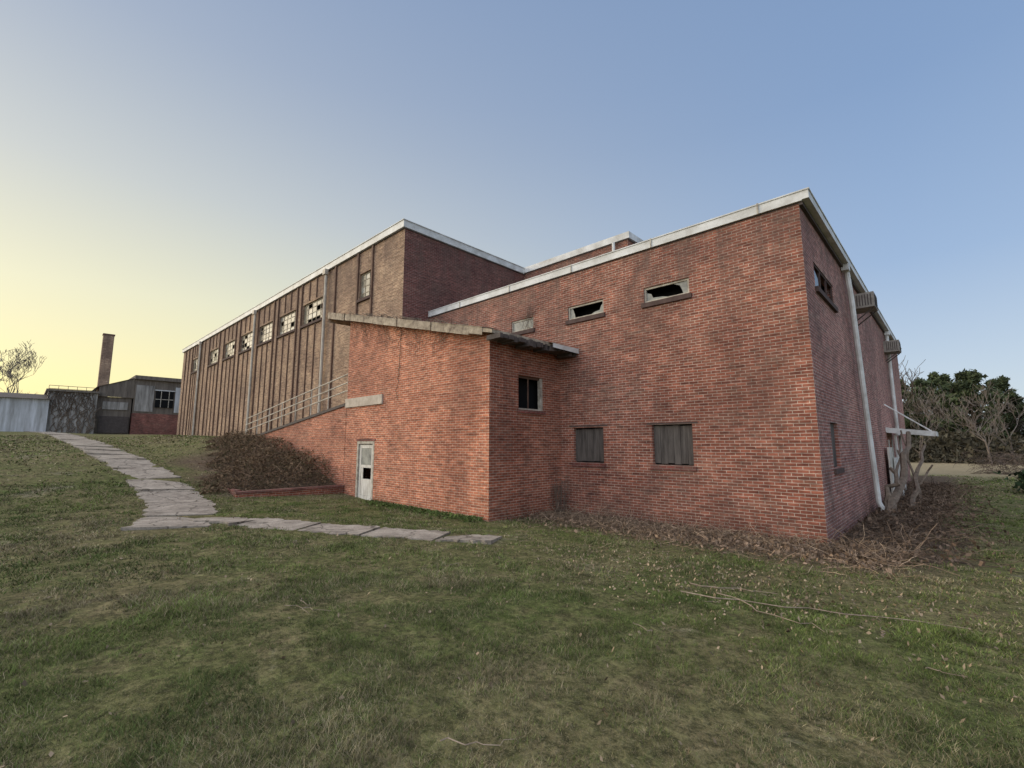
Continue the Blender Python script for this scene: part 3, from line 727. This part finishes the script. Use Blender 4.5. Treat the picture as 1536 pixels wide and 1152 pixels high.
for k in range(40):
    q=Vector((random.uniform(-14,-7),-3.1,0)); q.z=rz(q.x)+.12; pts=[]
    for i in range(6): pts.append(q.copy()); q+=Vector((random.gauss(0,.25),random.gauss(0,.08),0)); q.z=rz(q.x)+random.uniform(.1,.25)
    mb.tube(pts,.008,'bark',3)
for k in range(34):
    q=Vector((-6.4+random.random()*.3,-.12-random.random()*.5,0)); pts=[]
    for i in range(8): pts.append(q.copy()); q+=Vector((random.gauss(0,.04),random.gauss(0,.04),random.uniform(.05,.2)))
    mb.tube(pts,.006,'bark',3)
for k in range(10):
    q=Vector((-8.0+random.random()*.5,-.03,5.6)); pts=[]
    for i in range(7): pts.append(q.copy()); q+=Vector((random.gauss(0,.1),0,random.uniform(.03,.18)))
    mb.tube(pts,.006,'bark',3)
mb.obj('climbing_vines')
mb=MB()
def stick(a,b,r,j=.05):
    n=8;pts=[]
    for i in range(n+1):
        x=a[0]+(b[0]-a[0])*i/n+random.gauss(0,j);y=a[1]+(b[1]-a[1])*i/n+random.gauss(0,j); pts.append((x,y,hz(x,y)+.04))
    mb.tube(pts,[r*(1-.6*i/n) for i in range(n+1)],'stick',5)
stick((-.6,-5.3),(1.9,-4.4),.009); stick((-.3,-5.0),(1.0,-5.6),.008); stick((-.7,-4.9),(.2,-4.4),.009)
stick((-.2,-9.3),(.1,-9.0),.004,.02);stick((-3.2,-9.0),(-2.7,-8.8),.004,.03);stick((-3.3,-8.8),(-2.8,-8.95),.004,.03);stick((1.4,-8.5),(1.7,-8.4),.004,.02)
for k in range(14):
    x,y=random.uniform(-7,3),random.uniform(-9,-2.5); a_=random.uniform(0,6.28);l=random.uniform(.1,.5); stick((x,y),(x+math.cos(a_)*l,y+math.sin(a_)*l),.004,.02)
mb.obj('fallen_branch')

# ------------------------------------------------------------------ world & light
sd=Vector((-.86,-.50,0)).normalized(); elev=math.radians(20)
nt=W.node_tree; nt.nodes.clear()
out=N(nt,'ShaderNodeOutputWorld'); add=N(nt,'ShaderNodeAddShader')
sky=N(nt,'ShaderNodeTexSky',sky_type='NISHITA'); sky.sun_disc=False; sky.sun_elevation=elev; sky.sun_rotation=math.atan2(sd.x,sd.y)
bg1=N(nt,'ShaderNodeBackground'); bg1.inputs[1].default_value=.02; nt.links.new(sky.outputs[0],bg1.inputs[0])
tc=N(nt,'ShaderNodeTexCoord').outputs['Generated']; sp=N(nt,'ShaderNodeSeparateXYZ'); nt.links.new(tc,sp.inputs[0])
def dotn(vec):
    d=N(nt,'ShaderNodeVectorMath',operation='DOT_PRODUCT'); nt.links.new(tc,d.inputs[0]); d.inputs[1].default_value=vec; return d.outputs['Value']
def mrange(v,a,b,c_,d_,t='SMOOTHSTEP'):
    m_=N(nt,'ShaderNodeMapRange',interpolation_type=t); nt.links.new(v,m_.inputs[0])
    for i,x in enumerate((a,b,c_,d_)): m_.inputs[i+1].default_value=x
    return m_.outputs[0]
f=mrange(dotn((-.98,-.20,0)),-.15,.98,0,1,'LINEAR')
pw=N(nt,'ShaderNodeMath',operation='POWER'); nt.links.new(f,pw.inputs[0]); pw.inputs[1].default_value=1.25
right=ramp(nt,sp.outputs[2],[(0,(.64,.71,.75)),(.12,(.52,.62,.74)),(.3,(.34,.47,.68)),(.55,(.24,.36,.58)),(.8,(.20,.31,.52))])
left=ramp(nt,sp.outputs[2],[(0,(.98,.78,.28)),(.10,(.99,.86,.38)),(.25,(.86,.81,.52)),(.42,(.62,.63,.57)),(.62,(.41,.46,.54)),(.85,(.26,.34,.5))])
skc=mixc(nt,pw.outputs[0],right,left)
# invented sky gain overhead and behind the camera, added as flat fill light
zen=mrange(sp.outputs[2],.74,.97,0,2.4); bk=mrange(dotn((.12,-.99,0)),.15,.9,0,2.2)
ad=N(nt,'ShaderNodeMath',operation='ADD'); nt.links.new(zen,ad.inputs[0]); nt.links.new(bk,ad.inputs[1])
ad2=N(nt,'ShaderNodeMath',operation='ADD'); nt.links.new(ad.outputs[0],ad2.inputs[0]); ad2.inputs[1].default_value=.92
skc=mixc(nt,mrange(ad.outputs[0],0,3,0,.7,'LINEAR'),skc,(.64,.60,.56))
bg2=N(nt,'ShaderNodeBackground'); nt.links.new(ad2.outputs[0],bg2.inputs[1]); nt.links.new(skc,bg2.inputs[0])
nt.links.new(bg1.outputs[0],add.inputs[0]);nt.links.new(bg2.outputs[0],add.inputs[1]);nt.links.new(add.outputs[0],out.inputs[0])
L=bpy.data.lights.new('sun','SUN'); L.energy=1.6; L.angle=math.radians(35); L.color=(1,.84,.62)
lo=bpy.data.objects.new('sun',L); scene.collection.objects.link(lo)
dirv=Vector((sd.x*math.cos(elev),sd.y*math.cos(elev),math.sin(elev)))
lo.rotation_euler=dirv.to_track_quat('Z','Y').to_euler()

# ------------------------------------------------------------------ camera
c=bpy.data.cameras.new('camera'); c.sensor_width=36; c.lens=695/1536*36; c.clip_end=3000; c.clip_start=.05
co_=bpy.data.objects.new('camera',c); co_.location=(2.0,-11.05,2.0); co_.rotation_euler=(math.radians(90+7.46),0,math.radians(43.6))
scene.collection.objects.link(co_); scene.camera=co_
